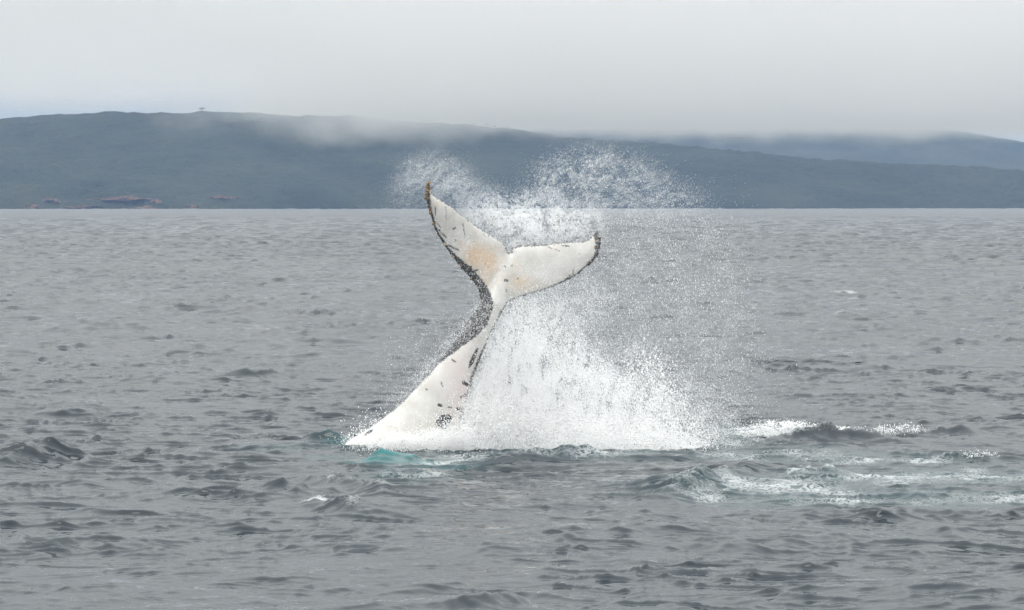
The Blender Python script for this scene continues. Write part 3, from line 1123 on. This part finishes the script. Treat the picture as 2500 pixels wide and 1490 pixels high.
def barnacle_material():
    m, n, l, out = new_mat('barnacle_shell')
    geo = N(n, 'ShaderNodeNewGeometry')
    a = N(n, 'ShaderNodeTexNoise')
    a.inputs['Scale'].default_value = 28
    l.new(geo.outputs['Position'], a.inputs['Vector'])
    r = N(n, 'ShaderNodeValToRGB')
    r.color_ramp.elements[0].position = .42
    r.color_ramp.elements[0].color = (.13, .085, .05, 1)
    r.color_ramp.elements[1].position = .6
    r.color_ramp.elements[1].color = (.55, .40, .25, 1)
    l.new(a.outputs[0], r.inputs[0])
    d = N(n, 'ShaderNodeBsdfDiffuse')
    l.new(r.outputs[0], d.inputs['Color'])
    l.new(d.outputs[0], out.inputs['Surface'])
    return m


def build_barnacles():
    """cone shells with an open top, seated on the skin near the fluke tips"""
    me = whale.data
    r = random.Random(4)
    pts = []
    for v in me.vertices:
        c = v.co
        px, py = 1250 + c.x / WY * FPX, None
        pts.append((c, v.normal))
    tipL, tipR = wp(1044, 462), wp(1462, 588)
    sel = []
    for c, nm in pts:
        dl = math.hypot((c.x - tipL[0]) / .10, (c.z - tipL[1]) / .27)
        dr = math.hypot((c.x - tipR[0]) / .09, (c.z - tipR[1]) / .22)
        if dl < 1 and r.random() < .16 or dr < 1 and r.random() < .035:
            sel.append((c.copy(), nm.copy()))
    for _ in range(26):       # a thin row along the leading edges
        i = r.randrange(len(L_LEAD) - 3)
        c2 = wp(L_LEAD[i][0] + 4, L_LEAD[i][1] + r.uniform(-8, 8))
        best = min(pts, key=lambda q: (q[0].x - c2[0]) ** 2 + (q[0].z - c2[1]) ** 2 + (0 if q[1].y < 0 else 1))
        sel.append((best[0].copy(), best[1].copy()))
    bm = bmesh.new()
    for c, nm in sel:
        s = r.uniform(.016, .034)
        u = nm.orthogonal().normalized()
        w = nm.cross(u)
        rings = []
        for rad, hh in ((1.0, -.2), (.8, .7), (.5, 1.0), (.28, .7)):
            rings.append([bm.verts.new(c + (u * math.cos(a) + w * math.sin(a)) * s * rad * r.uniform(.85, 1.15) + nm * s * hh) for a in [k * math.tau / 6 for k in range(6)]])
        for a, b in zip(rings, rings[1:]):
            for k in range(6):
                bm.faces.new((a[k], a[(k + 1) % 6], b[(k + 1) % 6], b[k]))
        bm.faces.new(rings[-1])
    m2 = bpy.data.meshes.new('barnacles')
    bm.to_mesh(m2)
    bm.free()
    o = link_mesh('barnacles', m2, barnacle_material(), whale)
    o['kind'] = 'stuff'
    return o


build_barnacles()


# ------------------------------------------------------------------ spray, splash, foam
def spray_material():
    m, n, l, out = new_mat('white_water')
    d = N(n, 'ShaderNodeBsdfDiffuse')
    d.inputs['Color'].default_value = (.992, .993, .994, 1)
    t = N(n, 'ShaderNodeBsdfTranslucent')
    t.inputs['Color'].default_value = (.992, .993, .994, 1)
    mx = N(n, 'ShaderNodeMixShader')
    mx.inputs[0].default_value = .28
    l.new(d.outputs[0], mx.inputs[1])
    l.new(t.outputs[0], mx.inputs[2])
    l.new(mx.outputs[0], out.inputs['Surface'])
    return m


white_water = spray_material()
GS = 4                          # pixels per cell of the density map


def raster(polys):
    w, h = 2500 // GS, 1490 // GS
    gx, gy = np.meshgrid((np.arange(w) + .5) * GS, (np.arange(h) + .5) * GS)
    acc = np.zeros((h, w))
    fy, fx = np.fft.fftfreq(h), np.fft.fftfreq(w)
    k2 = fx[None, :] ** 2 + fy[:, None] ** 2
    for P, wt, blur in polys:
        ins = np.zeros(gx.shape, bool)
        j = len(P) - 1
        for i in range(len(P)):
            (ax, ay), (bx, by) = P[i], P[j]
            ins ^= ((ay > gy) != (by > gy)) & (gx < (bx - ax) * (gy - ay) / (by - ay + 1e-9) + ax)
            j = i
        s = blur / GS
        f = np.fft.ifft2(np.fft.fft2(ins.astype(float)) * np.exp(-2 * math.pi ** 2 * s * s * k2)).real
        acc += wt * np.clip(f, 0, 1)
    return acc


def scatter(polys, rmin, rmax, seed, ydep, yspread, clump=.8, shear=(1.0, .0), stretch=(1, 1), floor_z=-.2):
    """drops spread through a volume whose depth-summed cover follows the outlines; returns positions, radii"""
    r = np.random.default_rng(seed)
    D = raster(polys)
    h, w = D.shape
    f = field(512, .9, 4, 160, seed + 1)
    gx, gy = np.meshgrid(np.arange(w) * GS, np.arange(h) * GS)
    nn = bilerp(f, (gx * shear[0] + gy * shear[1]) / stretch[0], gy / stretch[1])
    D = D * np.clip(1 + clump * nn, .08, 3.5)
    rad_mean2 = (rmin * rmin + rmin * rmax + rmax * rmax) / 3 * .72
    cell = (GS / PX) ** 2
    lam = D * cell / (math.pi * rad_mean2)
    cnt = r.poisson(lam)
    iy, ix = np.nonzero(cnt)
    rep = cnt[iy, ix]
    px = np.repeat(ix, rep) + r.uniform(0, 1, rep.sum())
    py = np.repeat(iy, rep) + r.uniform(0, 1, rep.sum())
    px, py = px * GS, py * GS
    n = len(px)
    Y = WY + ydep + np.clip(r.normal(0, yspread, n), -2.2 * yspread, 2.2 * yspread)
    # the cover was measured in the whale's plane: keep real x and z there, whatever the depth
    x, _, z = at(px, py, np.full(n, WY))
    rad = rmin + (rmax - rmin) * r.uniform(0, 1, n) ** 1.9
    keep = z > floor_z
    return np.stack([x, Y, z], 1)[keep], rad[keep]


def drop_cloud(name, parts, label):
    """round drops: a vertex cloud turned into points with their own radii"""
    P = np.concatenate([p for p, _ in parts])
    R = np.concatenate([r for _, r in parts])
    me = bpy.data.meshes.new(name)
    me.vertices.add(len(P))
    me.vertices.foreach_set('co', P.astype(np.float32).ravel())
    add_attr(me, 'drop_radius', R)
    o = link_mesh(name, me, white_water)
    ng = bpy.data.node_groups.new(name, 'GeometryNodeTree')
    ng.interface.new_socket('Geometry', in_out='INPUT', socket_type='NodeSocketGeometry')
    ng.interface.new_socket('Geometry', in_out='OUTPUT', socket_type='NodeSocketGeometry')
    gi, go = ng.nodes.new('NodeGroupInput'), ng.nodes.new('NodeGroupOutput')
    mp_ = ng.nodes.new('GeometryNodeMeshToPoints')
    na = ng.nodes.new('GeometryNodeInputNamedAttribute')
    na.data_type = 'FLOAT'
    na.inputs['Name'].default_value = 'drop_radius'
    sm = ng.nodes.new('GeometryNodeSetMaterial')
    sm.inputs['Material'].default_value = white_water
    ng.links.new(gi.outputs[0], mp_.inputs['Mesh'])
    ng.links.new(na.outputs[0], mp_.inputs['Radius'])
    ng.links.new(mp_.outputs[0], sm.inputs[0])
    ng.links.new(sm.outputs[0], go.inputs[0])
    md = o.modifiers.new('drops', 'NODES')
    md.node_group = ng
    tag(o, label, kind='stuff')
    print(name, len(P), 'drops')
    return o


OCT_V = np.array([(1, 0, 0), (-1, 0, 0), (0, 1, 0), (0, -1, 0), (0, 0, 1), (0, 0, -1)], float)
OCT_F = np.array([(0, 2, 4), (2, 1, 4), (1, 3, 4), (3, 0, 4), (2, 0, 5), (1, 2, 5), (3, 1, 5), (0, 3, 5)])


def streak_mesh(name, P, R, stretch, dirs, label, seed):
    """larger drops and torn strands of water: elongated along their flight"""
    r = np.random.default_rng(seed)
    n = len(P)
    L = R * (1 + stretch * r.uniform(0, 1, n) ** 2)
    d = dirs / np.linalg.norm(dirs, axis=1)[:, None]
    a = np.cross(d, np.array([0, 1.0, 0]) + r.normal(0, .2, (n, 3)))
    a /= np.linalg.norm(a, axis=1)[:, None]
    b = np.cross(d, a)
    V = (P[:, None, :] + OCT_V[None, :, 0:1] * a[:, None] * R[:, None, None] * r.uniform(.7, 1.3, (n, 6, 1)) + OCT_V[None, :, 1:2] * b[:, None] * R[:, None, None]
         + OCT_V[None, :, 2:3] * d[:, None] * L[:, None, None])
    F = (OCT_F[None] + np.arange(n)[:, None, None] * 6).reshape(-1, 3)
    o = link_mesh(name, mesh_np(name, V.reshape(-1, 3), F), white_water)
    tag(o, label, kind='stuff')
    print(name, n, 'strands')
    return o


LEFT_FAN = [(985, 440), (992, 405), (1022, 388), (1065, 385), (1110, 400), (1148, 432), (1185, 478), (1205, 515), (1150, 520), (1090, 490), (1030, 462)]
LEFT_VEIL = [(955, 520), (965, 430), (985, 395), (1060, 380), (1130, 405), (1200, 500), (1160, 530), (1060, 500)]
MID_MIST = [(1130, 515), (1190, 480), (1290, 490), (1400, 505), (1480, 530), (1430, 585), (1290, 598), (1243, 608), (1190, 560)]
RIGHT_FAN = [(1272, 500), (1284, 445), (1330, 405), (1400, 378), (1480, 368), (1555, 388), (1630, 430), (1690, 470), (1725, 510), (1560, 530), (1400, 520)]
RIGHT_RIM = [(1290, 470), (1300, 440), (1345, 405), (1420, 380), (1490, 375), (1550, 400), (1500, 420), (1420, 420), (1350, 450)]
RIGHT_FIELD = [(1440, 540), (1720, 520), (1770, 600), (1820, 700), (1835, 900), (1825, 1060), (1500, 1070), (1290, 800), (1380, 640)]
CURTAIN = [(1232, 735), (1330, 740), (1420, 850), (1510, 960), (1580, 1060), (1125, 1080), (1155, 930), (1192, 835)]
CURTAIN_CORE = [(1212, 790), (1290, 800), (1350, 920), (1420, 1010), (1500, 1075), (1120, 1085), (1150, 960)]
JETS = [(1530, 1070), (1535, 960), (1560, 880), (1600, 860), (1615, 940), (1650, 980), (1690, 1070)]
BASE = [(840, 1098), (900, 1062), (990, 1058), (1060, 1050), (1125, 1010), (1170, 960), (1260, 985), (1370, 1010), (1480, 1035), (1600, 1054), (1760, 1082), (1690, 1096), (1400, 1108), (1180, 1100), (1000, 1080)]
BASE_LOW = [(1000, 1076), (1120, 1048), (1300, 1040), (1500, 1060), (1680, 1080), (1640, 1100), (1380, 1112), (1180, 1104)]
UNDER_FLUKE = [(1240, 738), (1420, 680), (1500, 720), (1420, 810), (1270, 800)]
LEFT_SPARSE = [(915, 1010), (930, 900), (965, 830), (1050, 785), (1130, 740), (1110, 820), (1040, 900), (960, 990)]
STOCK_LEFT = [(1165, 740), (1200, 740), (1180, 800), (1080, 880), (960, 1000), (950, 980), (1060, 860)]
FLUKE_FRONT = [(1060, 560), (1140, 560), (1240, 620), (1320, 640), (1400, 690), (1260, 750), (1200, 770), (1140, 690)]
RIGHT_CREST = [(1790, 1085), (1800, 1055), (1850, 1035), (1930, 1030), (2000, 1042), (2110, 1048), (2120, 1058), (2000, 1056), (1900, 1062), (1830, 1085)]
RIGHT_CREST2 = [(2120, 1058), (2150, 1044), (2235, 1040), (2260, 1050), (2200, 1056)]
LEFT_CREST = [(780, 1082), (790, 1070), (830, 1068), (860, 1075), (840, 1086)]
CAP = [(742, 1230), (756, 1208), (775, 1204), (800, 1222), (830, 1228), (800, 1236)]

mist = [
    scatter([(LEFT_FAN, .15, 16), (LEFT_VEIL, .14, 24)], .0012, .0026, 501, .15, .5, .4, (.8, .6), (1.2, 1.6)),
    scatter([(MID_MIST, .72, 20), ([(1230, 530), (1330, 520), (1340, 590), (1245, 600)], .5, 22)], 0.0016, .0036, 502, .75, .45, .55),
    scatter([(RIGHT_FAN, .16, 22), (RIGHT_RIM, .05, 20)], .0014, .0034, 503, .9, .8, .8),
    scatter([(RIGHT_FIELD, .08, 60)], .002, .0055, 504, .3, 1.0, .8),
    scatter([(CURTAIN, .75, 32), (CURTAIN_CORE, 1.4, 30), (JETS, .5, 34), ([(1380, 850), (1540, 870), (1590, 1060), (1400, 1070)], .45, 36), ([(1600, 960), (1740, 980), (1830, 1085), (1600, 1095)], .5, 44)], .0026, .0075, 505, .35, .75, .6, (1, .25), (1, 1.7)),
    scatter([(BASE, 2.4, 26), (BASE_LOW, 3.2, 20)], .006, .013, 506, -.15, .65, .35),
    scatter([([(826, 1102), (870, 1078), (920, 1062), (980, 1052), (1050, 1056), (1110, 1040), (1150, 1030), (1180, 1100), (1000, 1098)], 1.5, 9)], .004, .011, 510, -.98, .16, .5),
    scatter([(UNDER_FLUKE, .26, 22)], .003, .007, 507, .2, .6, .6),
    scatter([(LEFT_SPARSE, .022, 20)], .003, .007, 508, -.2, .5, .9),
    scatter([(STOCK_LEFT, .15, 8), (FLUKE_FRONT, .06, 14)], .003, .0065, 509, -1.0, .3, .7),
]
drop_cloud('spray', mist, 'fine white mist and drops thrown up by the whale tail')

st = []
for polys, rmin, rmax, seed, yd, ys_, cl, vec, sh, stv in [
        ([(RIGHT_FAN, .045, 20), (RIGHT_RIM, .01, 16)], .003, .0065, 601, .9, .9, .8, (.35, -1.0), (1, 0), (1, 1)),
        ([(RIGHT_FIELD, .04, 36)], .004, .010, 602, .3, 1.1, 1.0, (.15, -1.0), (1, .1), (1, 1.4)),
        ([(CURTAIN, .25, 20), (CURTAIN_CORE, .3, 18)], .006, .014, 603, .2, .8, .8, (.2, -1.0), (1, .25), (.8, 2.2)),
        ([(JETS, .6, 28)], .005, .021, 604, -.2, .6, 1.1, (.28, -1.0), (1, .3), (.6, 2.6)),
        ([(BASE, .4, 9), (BASE_LOW, .3, 9)], .008, .018, 605, -.2, .7, .5, (.2, -1.0), (1, 0), (1, 1)),
        ([(LEFT_SPARSE, .012, 18), (STOCK_LEFT, .02, 8)], .004, .009, 606, -.5, .6, 1.0, (-.4, -1.0), (1, 0), (1, 1)),
        ([(LEFT_FAN, .02, 12)], .003, .006, 607, .1, .5, .8, (-.8, .6), (1, 0), (1, 1))]:
    P, R = scatter(polys, rmin, rmax, seed, yd, ys_, cl, sh, stv)
    dirs = np.tile(np.array([vec[0], 0, vec[1]]), (len(P), 1)) + np.random.default_rng(seed + 9).normal(0, .3, (len(P), 3))
    st.append((P, R, dirs))
streak_mesh('splash', np.concatenate([s[0] for s in st]), np.concatenate([s[1] for s in st]), 2.6, np.concatenate([s[2] for s in st]),
            'larger white drops and torn strands of splashing water beside the tail', 31)


def crest_drops(poly, cover, rmin, rmax, seed, base_py):
    """drops heaped along a crest that stands at its own distance from the boat"""
    Yc = float(ground(1250, base_py)[1])
    k = Yc / WY
    p, r_ = scatter([(poly, cover, 4)], rmin, rmax, seed, 0, .2, .8)
    p[:, 0] *= k
    p[:, 2] = H + (p[:, 2] - H) * k
    p[:, 1] += Yc - WY
    return p, r_ * k


fix = [crest_drops(RIGHT_CREST, 1.3, .005, .013, 701, 1078), crest_drops(RIGHT_CREST2, .8, .005, .013, 702, 1066),
       crest_drops(LEFT_CREST, .5, .004, .010, 703, 1090), crest_drops(CAP, 1.1, .005, .012, 704, 1230),
       crest_drops([(1640, 1212), (1690, 1178), (1740, 1150), (1800, 1143), (1840, 1152), (1790, 1160), (1735, 1172), (1690, 1200)], .35, .005, .012, 705, 1200),
       crest_drops([(1900, 1148), (1950, 1128), (1990, 1118), (2010, 1128), (2050, 1140), (2070, 1150), (2000, 1152), (1960, 1150)], .8, .005, .013, 706, 1160),
       crest_drops([(2340, 1112), (2380, 1105), (2430, 1106), (2440, 1114), (2380, 1120)], .6, .005, .011, 707, 1122),
       crest_drops([(845, 1170), (880, 1186), (925, 1202), (920, 1207), (870, 1192)], .4, .004, .009, 708, 1200)]
drop_cloud('foam', fix, 'broken white foam along the wave crests beside the whale')


# the boiling white mound at the foot of the splash
def build_mound():
    xs = np.linspace(ground(880, 1100)[0], ground(1730, 1100)[0], 260)
    ys = np.linspace(WY - 1.15, WY + 1.0, 90)
    X, Y = np.meshgrid(xs, ys)
    px = 1250 + X / Y * FPX
    prof_px = [880, 930, 1000, 1080, 1140, 1220, 1320, 1420, 1520, 1620, 1730]
    prof_h = [.02, .22, .34, .42, .55, .55, .50, .46, .44, .30, .02]
    hgt = np.interp(px, prof_px, prof_h) * .8
    rag = bilerp(field(256, 1.2, 3, 60, 903), X * 14, X * 0 + 9)
    v = (Y - (WY - .1 + .22 * rag)) / (.82 + .12 * rag)
    env = np.clip(1 - v * v, 0, 1) ** .8
    f = field(512, 1.1, 3, 150, 900)
    n = bilerp(f, X * 34, Y * 40)
    f2 = field(512, .5, 30, 250, 901)
    n2 = bilerp(f2, X * 60, Y * 60)
    Z = hgt * env * (1 + .28 * n) + .025 * n2 * env - .12 * (1 - env) - .03
    idx = np.arange(X.size).reshape(X.shape)
    q = np.stack([idx[:-1, :-1], idx[:-1, 1:], idx[1:, 1:], idx[1:, :-1]], -1).reshape(-1, 4)
    return mesh_np('foam', np.stack([X.ravel(), Y.ravel(), Z.ravel()], 1), q)


mound = link_mesh('foam', build_mound(), white_water)
tag(mound, 'boiling white water heaped at the foot of the splash', kind='stuff')


# ------------------------------------------------------------------ air: haze, and the cloud lying on the hilltops
def box(name, x0, x1, y0, y1, z0, z1):
    bm = bmesh.new()
    bmesh.ops.create_cube(bm, size=1)
    for v in bm.verts:
        v.co = ((x0 + x1) / 2 + v.co.x * (x1 - x0), (y0 + y1) / 2 + v.co.y * (y1 - y0), (z0 + z1) / 2 + v.co.z * (z1 - z0))
    me = bpy.data.meshes.new(name)
    bm.to_mesh(me)
    bm.free()
    return me


hm, hn, hl, ho = new_mat('sea_haze')
pv = N(hn, 'ShaderNodeVolumePrincipled')
pv.inputs['Color'].default_value = (.42, .62, 1.0, 1)
pv.inputs['Absorption Color'].default_value = (1, 1, 1, 1)
pv.inputs['Density'].default_value = 0.88e-4 / K
pv.inputs['Anisotropy'].default_value = 0.0
hl.new(pv.outputs[0], ho.inputs['Volume'])
haze = link_mesh('haze', box('haze', -14500, 14500, -14500, 14500, -4, 465), hm)
tag(haze, 'blue sea haze in the air', kind='stuff')

fm_, fn, fl_, fo_ = new_mat('low_cloud')
geo = N(fn, 'ShaderNodeNewGeometry')
sx = N(fn, 'ShaderNodeSeparateXYZ')
fl_.new(geo.outputs['Position'], sx.inputs[0])
mpc = N(fn, 'ShaderNodeMapping')
mpc.inputs['Scale'].default_value = (1 / 130, 1 / 300, 1 / 90)
fl_.new(geo.outputs['Position'], mpc.inputs['Vector'])
nc = N(fn, 'ShaderNodeTexNoise')
nc.inputs['Scale'].default_value = 1.0
nc.inputs['Detail'].default_value = 4
nc.inputs['Roughness'].default_value = .55
fl_.new(mpc.outputs[0], nc.inputs['Vector'])
# height above the cloud base, ragged by the noise
hz = N(fn, 'ShaderNodeMath', operation='MULTIPLY_ADD')      # noise*70 + z
hz.inputs[1].default_value = 85
fl_.new(nc.outputs[0], hz.inputs[0])
zy = N(fn, 'ShaderNodeMath', operation='MULTIPLY_ADD')      # the base stands higher inland
zy.inputs[1].default_value = -.035 / K
fl_.new(sx.outputs[1], zy.inputs[0])
fl_.new(sx.outputs[2], zy.inputs[2])
fl_.new(zy.outputs[0], hz.inputs[2])
md = N(fn, 'ShaderNodeMapRange', interpolation_type='SMOOTHSTEP')
md.inputs['From Min'].default_value = 11
md.inputs['From Max'].default_value = 55
fl_.new(hz.outputs[0], md.inputs['Value'])
# thins out to the left, where the hilltop is clear
mxm = N(fn, 'ShaderNodeMapRange', interpolation_type='SMOOTHSTEP')
mxm.inputs['From Min'].default_value = -190
mxm.inputs['From Max'].default_value = 90
xn = N(fn, 'ShaderNodeMath', operation='MULTIPLY_ADD')
xn.inputs[1].default_value = 420
fl_.new(nc.outputs[0], xn.inputs[0])
fl_.new(sx.outputs[0], xn.inputs[2])
fl_.new(xn.outputs[0], mxm.inputs['Value'])
tpm = N(fn, 'ShaderNodeMapRange', interpolation_type='SMOOTHSTEP')
tpm.inputs['From Min'].default_value = 240
tpm.inputs['From Max'].default_value = 440
tpm.inputs['To Min'].default_value = 1
tpm.inputs['To Max'].default_value = 0
fl_.new(sx.outputs[2], tpm.inputs['Value'])
mhi = N(fn, 'ShaderNodeMapRange', interpolation_type='SMOOTHSTEP')     # well above the clear hilltop the deck is closed there too
mhi.inputs['From Min'].default_value = 175
mhi.inputs['From Max'].default_value = 300
fl_.new(sx.outputs[2], mhi.inputs['Value'])
mlr = N(fn, 'ShaderNodeMath', operation='MAXIMUM')
fl_.new(mxm.outputs[0], mlr.inputs[0])
fl_.new(mhi.outputs[0], mlr.inputs[1])
m1 = N(fn, 'ShaderNodeMath', operation='MULTIPLY')
fl_.new(md.outputs[0], m1.inputs[0])
fl_.new(mlr.outputs[0], m1.inputs[1])
m1b = N(fn, 'ShaderNodeMath', operation='MULTIPLY')
fl_.new(m1.outputs[0], m1b.inputs[0])
fl_.new(tpm.outputs[0], m1b.inputs[1])
m2 = N(fn, 'ShaderNodeMath', operation='MULTIPLY')
m2.inputs[1].default_value = .0058
mvar = N(fn, 'ShaderNodeMath', operation='MULTIPLY_ADD')     # thicker and thinner banks
mvar.inputs[1].default_value = 2.4
mvar.inputs[2].default_value = -.2
fl_.new(nc.outputs[0], mvar.inputs[0])
m3 = N(fn, 'ShaderNodeMath', operation='MULTIPLY', use_clamp=False)
fl_.new(m1b.outputs[0], m3.inputs[0])
fl_.new(mvar.outputs[0], m3.inputs[1])
fl_.new(m3.outputs[0], m2.inputs[0])
pc = N(fn, 'ShaderNodeVolumePrincipled')
pc.inputs['Anisotropy'].default_value = .85
pc.inputs['Color'].default_value = (1, 1, 1, 1)
pc.inputs['Absorption Color'].default_value = (1, 1, 1, 1)
fl_.new(m2.outputs[0], pc.inputs['Density'])
fl_.new(pc.outputs[0], fo_.inputs['Volume'])
cloud = link_mesh('low_cloud', box('low_cloud', -2200, 2200, 2900 * K, 5700 * K, 60, 450), fm_)
tag(cloud, 'low grey cloud lying along the hilltops', kind='stuff')
